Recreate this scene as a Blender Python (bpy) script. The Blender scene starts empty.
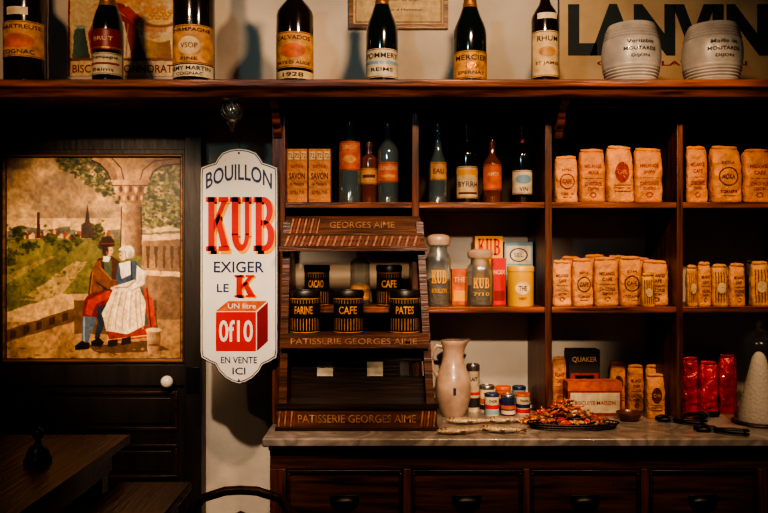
import bpy, bmesh, math, random
import numpy as np
from mathutils import Vector, noise as mn_
random.seed(7); rng=np.random.RandomState(3)
F=750.0; CZ=1.58
def X(px,d): return (px-384)/F*d
def Z(py,d): return CZ+(256.5-py)/F*d
def lin(c):
    out=[]
    for v in c:
        v=v/255.0
        out.append(v/12.92 if v<=0.04045 else ((v+0.055)/1.055)**2.4)
    return out
# ---------------------------------------------------------------- materials
def mat(name,col,rough=.5,metal=0,var=.18,scale=6,bump=0,bscale=40,stretch=(1,1,1),col2=None,coat=0,spec=.5,detail=4):
    m=bpy.data.materials.new(name); m.use_nodes=True
    nt=m.node_tree; n=nt.nodes; l=nt.links; b=n['Principled BSDF']
    c=lin(col)
    if col2: lo=lin(col2); hi=c
    else: lo=[v*(1-var) for v in c]; hi=[min(1,v*(1+var)) for v in c]
    tc=n.new('ShaderNodeTexCoord'); mp=n.new('ShaderNodeMapping'); mp.inputs['Scale'].default_value=stretch
    l.new(tc.outputs['Object'],mp.inputs['Vector'])
    no=n.new('ShaderNodeTexNoise'); no.inputs['Scale'].default_value=scale; no.inputs['Detail'].default_value=detail
    l.new(mp.outputs['Vector'],no.inputs['Vector'])
    r=n.new('ShaderNodeValToRGB'); r.color_ramp.elements[0].position=.32; r.color_ramp.elements[1].position=.68
    r.color_ramp.elements[0].color=(*lo,1); r.color_ramp.elements[1].color=(*hi,1)
    l.new(no.outputs['Fac'],r.inputs['Fac']); l.new(r.outputs['Color'],b.inputs['Base Color'])
    b.inputs['Roughness'].default_value=rough; b.inputs['Metallic'].default_value=metal
    b.inputs['Coat Weight'].default_value=coat; b.inputs['Specular IOR Level'].default_value=spec
    if bump>0:
        n2=n.new('ShaderNodeTexNoise'); n2.inputs['Scale'].default_value=bscale; n2.inputs['Detail'].default_value=3
        l.new(mp.outputs['Vector'],n2.inputs['Vector'])
        bp=n.new('ShaderNodeBump'); bp.inputs['Strength'].default_value=bump; bp.inputs['Distance'].default_value=.01
        l.new(n2.outputs['Fac'],bp.inputs['Height']); l.new(bp.outputs['Normal'],b.inputs['Normal'])
    return m
def wood(name,dark,light,horiz=True,rough=.38,bump=.25,axis=None):
    st=(.8,9,9) if horiz else (9,9,.8)
    if axis=='y': st=(9,.8,9)
    return mat(name,light,rough=rough,col2=dark,scale=5,bump=bump,bscale=9,stretch=st,detail=6)
def glass(name,tint,alpha=.10,rough=.06,haze=.12,dcol=(150,165,165)):
    m=bpy.data.materials.new(name); m.use_nodes=True
    nt=m.node_tree; n=nt.nodes; l=nt.links; n.remove(n['Principled BSDF']); out=n['Material Output']
    t=n.new('ShaderNodeBsdfTransparent'); t.inputs['Color'].default_value=(*lin(tint),1)
    g=n.new('ShaderNodeBsdfGlossy'); g.inputs['Roughness'].default_value=rough; g.inputs['Color'].default_value=(.9,.95,1,1)
    df=n.new('ShaderNodeBsdfDiffuse'); df.inputs['Color'].default_value=(*lin(dcol),1)
    lw=n.new('ShaderNodeLayerWeight'); lw.inputs['Blend'].default_value=.35
    ma=n.new('ShaderNodeMath'); ma.operation='MULTIPLY_ADD'; ma.inputs[1].default_value=.55; ma.inputs[2].default_value=alpha
    l.new(lw.outputs['Facing'],ma.inputs[0])
    m0=n.new('ShaderNodeMixShader'); m0.inputs[0].default_value=haze; l.new(t.outputs[0],m0.inputs[1]); l.new(df.outputs[0],m0.inputs[2])  # pale diffuse haze mixed in, standing for reflections the dim room lacks
    mx=n.new('ShaderNodeMixShader'); l.new(ma.outputs[0],mx.inputs[0]); l.new(m0.outputs[0],mx.inputs[1]); l.new(g.outputs[0],mx.inputs[2])
    l.new(mx.outputs[0],out.inputs['Surface']); return m
def attrmat(name,rough=.5):
    m=bpy.data.materials.new(name); m.use_nodes=True
    nt=m.node_tree; n=nt.nodes; l=nt.links; b=n['Principled BSDF']
    a=n.new('ShaderNodeAttribute'); a.attribute_name='Col'
    l.new(a.outputs['Color'],b.inputs['Base Color'])
    b.inputs['Roughness'].default_value=rough; return m

M={}
M['wall']=mat('plaster_cream',(206,192,174),rough=.85,var=.16,scale=3,bump=.2,bscale=30)
M['wood']=wood('shelf_wood_h',(50,23,12),(150,80,40))
M['woodv']=wood('shelf_wood_v',(42,20,12),(114,60,32),False)
M['wood_d']=wood('dark_wood',(26,14,10),(64,36,22))
M['wood_dv']=wood('dark_wood_v',(26,14,10),(62,35,22),False)
M['back_shade']=wood('shelf_back_painted_shade',(40,30,24),(78,60,47),False,rough=.7)  # dark tone stands in for shade at the back of the upper row
M['drawer']=wood('drawer_wood',(36,19,12),(94,54,32))
M['door']=mat('door_paint',(34,26,22),rough=.42,var=.3,scale=3,stretch=(6,6,1),bump=.15,bscale=6)
M['table']=wood('table_wood',(32,18,13),(78,44,32),axis='y',rough=.35)
M['floor']=wood('floor_wood',(30,18,12),(62,38,25),axis='y',rough=.55)
M['black']=mat('black_iron',(30,26,24),rough=.4,metal=.5)
M['blackpaint']=mat('black_tin',(24,21,20),rough=.4,var=.3,scale=20)
M['steel']=mat('steel',(150,145,140),rough=.3,metal=.9)
M['white']=mat('enamel_white',(218,212,202),rough=.3,var=.10,coat=.25)
M['porc']=mat('porcelain',(215,206,192),rough=.2,coat=.5,var=.04)
M['ceram']=mat('ceramic_grey',(156,150,144),rough=.35,coat=.25,var=.22,scale=14,detail=7)
M['stone']=mat('stoneware',(168,140,120),rough=.32,var=.30,scale=14,coat=.3,bump=.1,bscale=20)
M['red']=mat('red_paint',(190,26,20),rough=.4,var=.12)
M['dred']=mat('dark_red',(126,22,20),rough=.45,var=.15)
M['blue']=mat('blue_paint',(28,42,82),rough=.4,var=.1)
M['lblue']=mat('light_blue',(120,152,168),rough=.5,var=.1)
M['gold']=mat('gold_paint',(222,152,40),rough=.45,var=.12)
M['ogold']=mat('old_gold_paint',(180,122,54),rough=.5,var=.35,scale=40)
M['yellow']=mat('yellow_tin',(206,156,46),rough=.4,var=.15)
M['goldm']=mat('gold_foil',(180,120,56),rough=.35,metal=.7,bump=.4,bscale=120)
M['orange']=mat('orange_label',(190,90,42),rough=.6,var=.35,scale=30)
M['cream']=mat('cream_paper',(200,170,126),rough=.65,var=.25,scale=26)
M['labw']=mat('white_label',(198,180,150),rough=.6,var=.25,scale=26)
M['laby']=mat('aged_label',(190,134,74),rough=.6,var=.38,scale=30)
M['kraft']=mat('kraft_paper',(186,120,66),rough=.62,var=.26,scale=16,bump=.9,bscale=34)
M['kraft2']=mat('kraft_paper_light',(200,136,80),rough=.62,var=.26,scale=16,bump=.9,bscale=38)
M['brown']=mat('brown_ink',(86,38,20),rough=.7,var=.3,scale=50)
M['redink']=mat('red_ink',(140,42,24),rough=.7,var=.35,scale=50)
M['ink']=mat('black_ink',(34,28,26),rough=.7,var=.2)
M['redcel']=mat('red_cellophane',(184,18,20),rough=.25,var=.35,scale=20,bump=.8,bscale=45,coat=.6)
M['dg']=mat('dark_green_glass',(16,24,15),rough=.14,var=.2,coat=.6)
M['db']=mat('dark_brown_glass',(32,17,10),rough=.14,var=.2,coat=.6)
M['amber']=mat('amber_glass',(104,52,24),rough=.12,var=.3,coat=.6)
M['g']=glass('clear_glass',(232,236,234),.08,haze=.12,dcol=(170,180,178))
M['gb']=glass('blue_tint_glass',(196,210,214),.16,haze=.30,dcol=(128,150,154))
M['gn']=glass('neutral_thin_glass',(238,240,240),.03,haze=.02)
M['content']=mat('jar_content',(120,98,74),rough=.7,var=.35,scale=60,bump=.8,bscale=60)
M['sugar']=mat('sugar',(212,198,182),rough=.75,var=.04,bump=.5,bscale=90)
M['fish']=mat('fish_belly',(176,152,122),rough=.3,metal=.35,var=.3,scale=40,bump=.6,bscale=140)
M['fishb']=mat('fish_back',(78,58,44),rough=.3,metal=.4,var=.4,scale=40,bump=.6,bscale=140)
M['sign_bk']=mat('sign_cream',(190,162,124),rough=.6,var=.18,scale=5)
M['dteal']=mat('dark_teal_ink',(34,44,48),rough=.6,var=.15)
M['frame']=wood('picture_frame',(84,50,26),(150,100,50))
M['pic']=attrmat('painted_picture',.42)
mm=mat('marble',(170,156,142),rough=.28,var=.05,coat=.2); M['marble']=mm
nt=mm.node_tree; b=nt.nodes['Principled BSDF']
w=nt.nodes.new('ShaderNodeTexNoise'); w.inputs['Scale'].default_value=4; w.inputs['Detail'].default_value=9; w.inputs['Distortion'].default_value=2.0
rr=nt.nodes.new('ShaderNodeValToRGB'); e=rr.color_ramp.elements
e[0].position=.38; e[0].color=(*lin((150,138,128)),1); e[1].position=.62; e[1].color=(*lin((160,148,136)),1)
q=e.new(.5); q.color=(*lin((116,106,98)),1)
tc=nt.nodes.new('ShaderNodeTexCoord'); nt.links.new(tc.outputs['Object'],w.inputs['Vector']); nt.links.new(w.outputs['Fac'],rr.inputs['Fac']); nt.links.new(rr.outputs['Color'],b.inputs['Base Color'])

# ---------------------------------------------------------------- builder
_tc={}
def text_geo(s,bold):
    k=(s,bold)
    if k in _tc: return _tc[k]
    cu=bpy.data.curves.new('t','FONT'); cu.body=s; cu.offset=bold; cu.resolution_u=3
    ob=bpy.data.objects.new('t',cu); bpy.context.scene.collection.objects.link(ob)
    dg=bpy.context.evaluated_depsgraph_get(); ev=ob.evaluated_get(dg); me=ev.to_mesh()
    v=np.array([(p.co.x,p.co.y) for p in me.vertices]); f=[tuple(p.vertices) for p in me.polygons]
    ev.to_mesh_clear(); bpy.data.objects.remove(ob); bpy.data.curves.remove(cu)
    mn=v.min(0); mx=v.max(0); v=(v-mn)/(mx-mn)-.5
    _tc[k]=(v,f); return _tc[k]
class B:
    def __init__(s): s.v=[]; s.f=[]; s.m=[]; s.mats=[]; s.s=[]
    def mi(s,m):
        m=M[m] if isinstance(m,str) else m
        if m not in s.mats: s.mats.append(m)
        return s.mats.index(m)
    def add(s,vs,fs,m,smooth=False):
        o=len(s.v); s.v+= [tuple(p) for p in vs]; k=s.mi(m)
        for f in fs: s.f.append(tuple(i+o for i in f)); s.m.append(k); s.s.append(smooth)
    def box(s,x0,x1,y0,y1,z0,z1,m):
        s.add([(x0,y0,z0),(x1,y0,z0),(x1,y1,z0),(x0,y1,z0),(x0,y0,z1),(x1,y0,z1),(x1,y1,z1),(x0,y1,z1)],
              [(0,3,2,1),(4,5,6,7),(0,1,5,4),(1,2,6,5),(2,3,7,6),(3,0,4,7)],m)
    def prism(s,pts,axis,a,b2,m):
        n=len(pts)
        def mk(p,t):
            if axis=='x': return (t,p[0],p[1])
            if axis=='y': return (p[0],t,p[1])
            return (p[0],p[1],t)
        vs=[mk(p,a) for p in pts]+[mk(p,b2) for p in pts]
        fs=[tuple(range(n))[::-1],tuple(range(n,2*n))]+[(i,(i+1)%n,n+(i+1)%n,n+i) for i in range(n)]
        s.add(vs,fs,m)
    def rings(s,R,m,cap=True,smooth=True,mf=None):
        n=len(R[0]); o=len(s.v)
        for r in R: s.v+=[tuple(p) for p in r]
        for i in range(len(R)-1):
            k=s.mi(mf(i) if mf else m)
            for j in range(n):
                s.f.append((o+i*n+j,o+i*n+(j+1)%n,o+(i+1)*n+(j+1)%n,o+(i+1)*n+j)); s.m.append(k); s.s.append(smooth)
        if cap:
            s.f.append(tuple(o+j for j in range(n))[::-1]); s.m.append(s.mi(mf(0) if mf else m)); s.s.append(False)
            q=o+(len(R)-1)*n; s.f.append(tuple(q+j for j in range(n))); s.m.append(s.mi(mf(len(R)-2) if mf else m)); s.s.append(False)
    def lathe(s,prof,cx,cy,m,seg=32,mf=None,cap=True):
        R=[[(cx+r*math.cos(2*math.pi*j/seg),cy+r*math.sin(2*math.pi*j/seg),z) for j in range(seg)] for z,r in prof]
        s.rings(R,m,cap,True,mf)
    def tube(s,pts,rad,m,seg=8,cap=True):
        P=[Vector(p) for p in pts]; R=[]
        up=Vector((0,0,1))
        for i,p in enumerate(P):
            t=(P[min(i+1,len(P)-1)]-P[max(i-1,0)]).normalized()
            a=t.cross(up)
            if a.length<.05: a=t.cross(Vector((0,1,0)))
            a.normalize(); c=t.cross(a).normalized()
            r=rad[i] if isinstance(rad,(list,tuple)) else rad
            R.append([p+a*r*math.cos(2*math.pi*j/seg)+c*r*math.sin(2*math.pi*j/seg) for j in range(seg)])
        s.rings(R,m,cap)
    def ell(s,c,r,m,seg=12,n=7):
        R=[]
        for i in range(n):
            ph=-math.pi/2+math.pi*(i+.15)/(n-1+.3)
            R.append([(c[0]+r[0]*math.cos(ph)*math.cos(2*math.pi*j/seg),c[1]+r[1]*math.cos(ph)*math.sin(2*math.pi*j/seg),c[2]+r[2]*math.sin(ph)) for j in range(seg)])
        s.rings(R,m)
    def patch(s,fn,x0,x1,z0,z1,m,nx=8,nz=2):
        vs=[fn(x0+(x1-x0)*i/nx,z0+(z1-z0)*j/nz) for j in range(nz+1) for i in range(nx+1)]
        s.add(vs,[(j*(nx+1)+i,j*(nx+1)+i+1,(j+1)*(nx+1)+i+1,(j+1)*(nx+1)+i) for j in range(nz) for i in range(nx)],m,True)
    def oval(s,fn,cx,cz,rx,rz,m,n=24,hole=0):
        if hole:
            vs=[];fs=[]
            for i in range(n):
                a=2*math.pi*i/n
                vs.append(fn(cx+rx*math.cos(a),cz+rz*math.sin(a))); vs.append(fn(cx+rx*hole*math.cos(a),cz+rz*hole*math.sin(a)))
            for i in range(n):
                k=(i+1)%n; fs.append((2*i,2*k,2*k+1,2*i+1))
            s.add(vs,fs,m)
        else:
            vs=[fn(cx,cz)]
            T_=(.25,.5,.75,1)
            for t in T_:
                vs+=[fn(cx+t*rx*math.cos(2*math.pi*i/n),cz+t*rz*math.sin(2*math.pi*i/n)) for i in range(n)]
            fs=[(0,1+i,1+(i+1)%n) for i in range(n)]
            for q in range(3): fs+=[(1+q*n+i,1+(q+1)*n+i,1+(q+1)*n+(i+1)%n,1+q*n+(i+1)%n) for i in range(n)]
            s.add(vs,fs,m)
    def text(s,t,cx,cz,w,h,m,fn,bold=.012):
        v,f=text_geo(t,bold)
        s.add([fn(cx+a*w,cz+b3*h) for a,b3 in v],f,m)
    def kub(s,ch,x0,x1,z0,z1,m,fn):
        def P(pts): s.add([fn(x0+(x1-x0)*a,z0+(z1-z0)*b3) for a,b3 in pts],[tuple(range(len(pts)))],m)
        def R(a,b3,c,d): P([(a,b3),(c,b3),(c,d),(a,d)])
        def A(co,ro,ci,ri,a0,a1,n=14):
            for i in range(n):
                t=a0+(a1-a0)*i/n; u=a0+(a1-a0)*(i+1)/n
                P([(co[0]+ro[0]*math.cos(t),co[1]+ro[1]*math.sin(t)),(co[0]+ro[0]*math.cos(u),co[1]+ro[1]*math.sin(u)),
                   (ci[0]+ri[0]*math.cos(u),ci[1]+ri[1]*math.sin(u)),(ci[0]+ri[0]*math.cos(t),ci[1]+ri[1]*math.sin(t))])
        if ch=='K':
            R(.1,0,.38,1);R(0,0,.48,.09);R(0,.91,.48,1);R(.56,.91,1.0,1);R(.56,0,1.04,.09)
            P([(.36,.34),(.52,.5),(.94,.92),(.70,.92),(.36,.56)]); P([(.42,.58),(.60,.70),(1.0,.08),(.68,.08)])
        if ch=='U':
            R(.08,.3,.38,1);R(.68,.3,.88,1);R(0,.91,.48,1);R(.56,.91,1.0,1)
            A((.48,.32),(.40,.32),(.53,.32),(.15,.2),math.pi,2*math.pi)
        if ch=='B':
            R(.1,0,.40,1);R(0,0,.55,.10);R(0,.9,.5,1);R(.36,.47,.55,.57)
            A((.5,.745),(.42,.255),(.5,.73),(.13,.16),-math.pi/2,math.pi/2);A((.54,.28),(.46,.28),(.54,.29),(.14,.18),-math.pi/2,math.pi/2)
    def done(s,name,origin=(0,0,0),bevel=0,rot=0,parent=None,recalc=True):
        me=bpy.data.meshes.new(name); o=origin
        me.from_pydata([(a-o[0],b3-o[1],c-o[2]) for a,b3,c in s.v],[],s.f)
        for m in s.mats: me.materials.append(m)
        me.polygons.foreach_set('material_index',s.m); me.polygons.foreach_set('use_smooth',s.s)
        if recalc:
            bm=bmesh.new(); bm.from_mesh(me); bmesh.ops.recalc_face_normals(bm,faces=bm.faces); bm.to_mesh(me); bm.free()
        me.set_sharp_from_angle(angle=math.radians(48))
        ob=bpy.data.objects.new(name,me); bpy.context.scene.collection.objects.link(ob)
        ob.location=o; ob.rotation_euler=(0,0,rot)
        if bevel:
            bv=ob.modifiers.new('bevel','BEVEL'); bv.width=bevel; bv.segments=2; bv.limit_method='ANGLE'; bv.angle_limit=math.radians(50)
        if parent: ob.parent=parent; ob.location=Vector(o)-parent.location
        return ob
def flat(y): return lambda x,z:(x,y,z)
def cyl(cx,cy,r,off=.0008): return lambda x,z:(cx+(r+off)*math.sin(x/r),cy-(r+off)*math.cos(x/r),z)

# ---------------------------------------------------------------- picture painter (vertex colours)
class Paint:
    def __init__(s,x0,x1,y0,y1,k):
        s.x0,s.x1,s.y0,s.y1=x0,x1,y0,y1; s.nx=int((x1-x0)*k); s.ny=int((y1-y0)*k)
        s.X,s.Y=np.meshgrid(np.linspace(x0,x1,s.nx),np.linspace(y0,y1,s.ny)); s.C=np.zeros((s.ny,s.nx,3))
        s.wx=s.noise(40)*2-1; s.wy=s.noise(40)*2-1
    def noise(s,n):
        a=rng.rand(n+2,n+2); u=np.linspace(0,n,s.nx); v=np.linspace(0,n,s.ny); iu=u.astype(int); iv=v.astype(int)
        fu=u-iu; fv=(v-iv)[:,None]; fu=fu*fu*(3-2*fu); fv=fv*fv*(3-2*fv)
        A=a[iv][:,iu]; Bq=a[iv][:,iu+1]; C=a[iv+1][:,iu]; D=a[iv+1][:,iu+1]
        return (A*(1-fu)+Bq*fu)*(1-fv)+(C*(1-fu)+D*fu)*fv
    def fbm(s,n): return (s.noise(n)*.42+s.noise(2*n+1)*.27+s.noise(4*n+1)*.18+s.noise(9*n)*.13)
    def blend(s,m,c,a=1): m=(m*a)[...,None]; s.C=s.C*(1-m)+np.array(c,float)*m
    def poly(s,pts,c,a=1,c2=None,warp=.5):
        XX=s.X+s.wx*warp; YY=s.Y+s.wy*warp; ins=np.zeros(XX.shape,bool); n=len(pts)
        for i in range(n):
            xa,ya=pts[i]; xb,yb=pts[(i+1)%n]
            if ya==yb: continue
            cnd=((ya>YY)!=(yb>YY))&(XX<(xb-xa)*(YY-ya)/(yb-ya)+xa); ins^=cnd
        if c2 is not None:
            xs=[p[0] for p in pts]; t=np.clip((s.X-min(xs))/(max(xs)-min(xs)),0,1)[...,None]
            col=np.array(c)*(1-t)+np.array(c2)*t; m=(ins*a)[...,None]; s.C=s.C*(1-m)+col*m
        else: s.blend(ins.astype(float),c,a)
    def el(s,cx,cy,rx,ry,c,a=1,soft=.25,rough=0):
        i0=max(0,int((cx-rx*1.4-s.x0)/(s.x1-s.x0)*s.nx)); i1=min(s.nx,int((cx+rx*1.4-s.x0)/(s.x1-s.x0)*s.nx)+2)
        j0=max(0,int((cy-ry*1.4-s.y0)/(s.y1-s.y0)*s.ny)); j1=min(s.ny,int((cy+ry*1.4-s.y0)/(s.y1-s.y0)*s.ny)+2)
        if i1<=i0 or j1<=j0: return
        r=np.sqrt(((s.X[j0:j1,i0:i1]-cx)/rx)**2+((s.Y[j0:j1,i0:i1]-cy)/ry)**2)
        if rough: r=r+s.wx[j0:j1,i0:i1]*rough*.5
        m=(np.clip((1-r)/soft,0,1)*a)[...,None]; s.C[j0:j1,i0:i1]=s.C[j0:j1,i0:i1]*(1-m)+np.array(c,float)*m
    def line(s,pts,w,c,a=1):
        for (xa,ya),(xb,yb) in zip(pts,pts[1:]):
            L=math.hypot(xb-xa,yb-ya); n=max(2,int(L/(w*.5)))
            for i in range(n+1): t=i/n; s.el(xa+(xb-xa)*t,ya+(yb-ya)*t,w,w,c,a,.5)
    def build(s,name,d,grain=.12):
        s.C*= (1+grain*(s.noise(90)-.5)+grain*(s.noise(40)-.5))[...,None]
        C=np.clip(s.C/255,0,1)**2.35
        xs=[X(a,d) for a in s.X[0]]; zs=[Z(a,d) for a in s.Y[:,0]]
        o=((xs[0]+xs[-1])/2,d,(zs[0]+zs[-1])/2)
        vs=[(a-o[0],0,b3-o[2]) for b3 in zs for a in xs]; nx=s.nx
        fs=[(j*nx+i,(j+1)*nx+i,(j+1)*nx+i+1,j*nx+i+1) for j in range(s.ny-1) for i in range(nx-1)]
        me=bpy.data.meshes.new(name); me.from_pydata(vs,[],fs); me.materials.append(M['pic'])
        at=me.color_attributes.new('Col','FLOAT_COLOR','POINT')
        at.data.foreach_set('color',np.concatenate([C.reshape(-1,3),np.ones((len(vs),1))],1).ravel())
        ob=bpy.data.objects.new(name,me); bpy.context.scene.collection.objects.link(ob); ob.location=o; return ob

WY=3.42; SF=3.05; CT=.90
# ---------------------------------------------------------------- room
b=B(); b.box(-2.6,2.6,WY,WY+.12,0,3.3,'wall'); b.done('wall_back',(0,WY,0))
b=B(); b.box(-2.6,2.6,-.6,WY+.12,-.1,0,'floor'); b.done('floor',(0,1,0))
b=B(); b.box(-2.72,-2.6,-.6,WY+.12,0,3.3,'wall'); b.done('wall_left',(-2.6,1,0))
b=B(); b.box(2.6,2.72,-.6,WY+.12,0,3.3,'wall'); b.done('wall_right',(2.6,1,0))

# ---------------------------------------------------------------- cornice shelf
TZ=2.254
b=B()
prof=[(WY,TZ-.035),(2.90,TZ-.035),(2.90,TZ-.06),(2.885,TZ-.062),(2.875,TZ-.05),(2.868,TZ-.034),(2.852,TZ-.028),(2.85,TZ-.02),(2.85,TZ),(WY,TZ)]
b.prism(prof,'x',-2.3,2.3,'wood')
b.done('top_display_shelf',(0,3.1,TZ),bevel=.003)
b=B(); zt=TZ-.0355
s1=Z(202,SF); s2=Z(307,SF); th=.024
posts=[(272,285),(412,419),(545,552),(677,683),(812,820)]
for a,c in posts: b.box(X(a,SF),X(c,SF),SF,WY-.001,CT,zt,'woodv')
for i in range(4):
    xa=X(posts[i][1],SF); xb=X(posts[i+1][0],SF)
    for sz in (s1,s2): b.box(xa,xb,SF+.004,WY-.001,sz-th,sz,'wood')
    b.box(xa,xb,SF+.01,SF+.03,zt-.03,zt,'wood')
    b.box(xa,xb,WY-.01,WY-.001,s1,zt,'back_shade')  # added back panel, upper-row shade put into its dark colour
for pc in (278,558):
    xc=X(pc,SF)
    pr=[(SF,zt),(2.91,zt),(2.905,zt-.02),(2.92,zt-.035),(2.95,zt-.045),(2.975,zt-.065),(2.985,zt-.095),(3.0,zt-.115),(3.02,zt-.12),(3.03,zt-.15),(SF,zt-.16)]
    b.prism(pr,'x',xc-.016,xc+.016,'wood')
b.done('grocery_shelving_unit',(0,SF,CT),bevel=.002)

# ---------------------------------------------------------------- counter
xl=X(262,2.8)
b=B(); b.box(xl,2.3,2.8,WY-.001,.868,CT,'marble')
o=b.done('marble_countertop',(0,3,.87),bevel=.006)
b=B(); fy=2.845; xb0=X(270,fy)
b.box(xb0,2.28,fy+.02,WY-.001,0,.868,'wood_d')
zt1=Z(470,fy); zb1=.55
dr=[(287,402),(412,522),(531,640),(650,757),(768,875)]
b.box(xb0,2.28,fy,fy+.02,zt1+.004,.868,'drawer'); b.box(xb0,2.28,fy,fy+.02,0,zb1-.004,'wood_d')
b.box(xb0-.004,2.284,fy-.012,fy,.846,.868,'wood')
xs=[xb0]+sum([[X(a,fy)-.004,X(c,fy)+.004] for a,c in dr],[])+[2.28]
for i in range(0,len(xs),2): b.box(xs[i],xs[i+1],fy,fy+.02,zb1-.004,zt1+.004,'woodv')
for a,c in dr:
    x0,x1=X(a,fy),X(c,fy); b.box(x0,x1,fy+.006,fy+.02,zb1,zt1,'drawer')
    e=.012
    for q in [(x0,x1,zt1-e,zt1),(x0,x1,zb1,zb1+e),(x0,x0+e,zb1+e,zt1-e),(x1-e,x1,zb1+e,zt1-e)]:
        b.box(q[0],q[1],fy-.002,fy+.006,q[2],q[3],'wood_d')
    xc=(x0+x1)/2; zc=Z(500,fy)
    R=[]
    for i in range(7):
        ph=math.pi/2*i/6; R.append([(xc+.05*math.cos(ph)*math.cos(t),fy+.006-.024*math.cos(ph)*abs(math.sin(t))**.8-.001,zc-.012+.026*math.sin(ph)) for t in [math.pi*j/12 for j in range(13)]])
    vs=[p for r in R for p in r]; b.add(vs,[(i*13+j,i*13+j+1,(i+1)*13+j+1,(i+1)*13+j) for i in range(6) for j in range(12)],'black',True)
    b.box(xc-.055,xc+.055,fy+.003,fy+.007,zc-.016,zc+.018,'black')
b.done('drawer_counter',(0,fy,0),bevel=.002)

# ---------------------------------------------------------------- door with picture
DY=3.36; DT=2.21
b=B(); x0,x1=X(-60,DY),X(203,DY)
b.box(x0,x1,DY,WY-.001,0,DT,'door')
def fr(x0,x1,z0,z1,w,y0,y1,m,bb=None):
    bb=bb or b
    bb.box(x0,x1,y0,y1,z1-w,z1,m); bb.box(x0,x1,y0,y1,z0,z0+w,m); bb.box(x0,x0+w,y0,y1,z0+w,z1-w,m); bb.box(x1-w,x1,y0,y1,z0+w,z1-w,m)
b.box(X(186,DY),X(203,DY),DY-.028,DY,0,DT,'door')
b.box(X(-60,DY),X(186,DY),DY-.018,DY,Z(385,DY),Z(364,DY),'door')
fr(X(-60,DY),X(186,DY),Z(363,DY),Z(150,DY),.022,DY-.02,DY,'door')
for (p0,p1,q0,q1) in [(18,178,391,430),(18,178,444,478),(18,178,492,640),(-56,4,391,478)]:
    fr(X(p0,DY),X(p1,DY),Z(q1,DY),Z(q0,DY),.014,DY-.012,DY,'wood_d')
    b.box(X(p0,DY)+.03,X(p1,DY)-.03,DY-.007,DY,Z(q1,DY)+.03,Z(q0,DY)-.03,'door')
b.box(X(188,DY),X(201,DY),DY-.034,DY-.028,Z(392,DY),Z(366,DY),'black')
b.done('door_1',(x0,DY,0),bevel=.002)
b=B(); kx,kz=X(170,DY),Z(380,DY); r=.024
R=[[(kx+r*k*math.cos(2*math.pi*j/20),DY-.018-r*t,kz+r*k*math.sin(2*math.pi*j/20)) for j in range(20)] for t,k in [(0,.5),(.3,.45),(.5,.4),(.7,.9),(1.1,1.15),(1.6,1.1),(2.0,.7),(2.15,.1)]]
b.rings(R,'porc'); b.done('door_knob',(kx,DY-.02,kz))
# picture --------------------------------------------------------
p=Paint(7,182,157,359,2.5)
t=np.clip((p.Y-158)/80,0,1)[...,None]
p.C=np.array([166,132,96])*(1-t)+np.array([236,196,142])*t
cl=np.clip((p.fbm(5)-.5)*6+.3,0,1); p.blend(cl,(240,200,148),.55); cl=np.clip((p.fbm(4)-.50)*7,0,1); p.blend(cl*(p.Y<218),(122,106,92),.55)
p.poly([(7,236),(30,231),(60,228),(90,232),(120,229),(150,233),(182,230),(182,262),(7,262)],(134,126,104)); p.poly([(7,232),(22,226),(44,230),(70,226),(70,238),(7,238)],(106,102,90),.8)
for k in range(26):
    hx=22+k*3.6; hw=3+rng.rand()*5; hy=229+rng.rand()*6; c=[(168,94,60),(206,156,108),(130,82,58),(220,180,132)][k%4]
    p.poly([(hx-hw/2,239),(hx-hw/2,hy+2),(hx,hy-1),(hx+hw/2,hy+2),(hx+hw/2,239)],c,1,None,.15)
p.poly([(36.3,238),(37.2,212),(39.6,212),(40.3,238)],(94,52,36),1,None,.1); p.el(45,207,10,2.6,(150,130,110),.6,.8); p.el(53,203,9,3,(150,130,110),.4,.8)
p.poly([(81,238),(81,225),(85,222),(87.4,203),(90,222),(94,225),(94,238)],(86,66,54),1,None,.1)
p.poly([(7,240),(60,238),(182,240),(182,300),(7,335)],(136,126,72)); cl=np.clip((p.fbm(7)-.45)*6,0,1); p.blend(cl*(p.Y>240),(96,96,52),.6)
p.poly([(20,300),(74,262),(88,262),(56,302)],(206,168,112),.8,None,.8); p.poly([(7,275),(50,256),(56,256),(7,284)],(190,158,102),.6,None,.8)
def foliage(n,fx,fy,base,lit,r=3,a=.8):
    for i in range(n):
        x=fx(); y=fy(x); g=rng.rand()**1.5; c=[base[k]+(lit[k]-base[k])*g for k in range(3)]
        p.el(x,y,r*(.4+rng.rand()*.8),r*(.3+rng.rand()*.6),c,a,.6,.8)
for (cx_,cy_,rx_,ry_) in [(17,236,10,12),(50,238,8,8),(30,246,9,7),(11,256,8,10),(76,240,6,6),(99,230,6,9),(66,246,6,5),(104,242,8,8)]:
    foliage(80,lambda:cx_+rng.randn()*rx_*.45,lambda x:cy_+rng.randn()*ry_*.42,(40,48,26),(128,120,62),2.6)
foliage(160,lambda:10+rng.rand()*90,lambda x:262+rng.rand()*40,(68,74,38),(160,144,80),2.6,.5)
foliage(520,lambda:58+rng.rand()**.7*60,lambda x:157+rng.rand()**1.5*(10+.62*(x-58)),(46,54,32),(152,140,84),3.2,.85)
foliage(680,lambda:142+rng.rand()*40,lambda x:165+rng.rand()*62,(46,56,32),(154,142,80),3.2,.85)
foliage(60,lambda:142+rng.rand()*10,lambda x:200+rng.rand()*36,(96,96,54),(190,164,110),3,.8)
p.poly([(92,157),(104,157),(112,164),(118,174),(119,181),(112,181),(108,172),(101,164),(92,160)],(208,164,114),1,(146,108,76))
p.poly([(104,157),(182,157),(182,163),(166,164),(155,169),(149,176),(147,182),(118,182),(116,170)],(208,164,114),1,(134,100,72))
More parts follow.
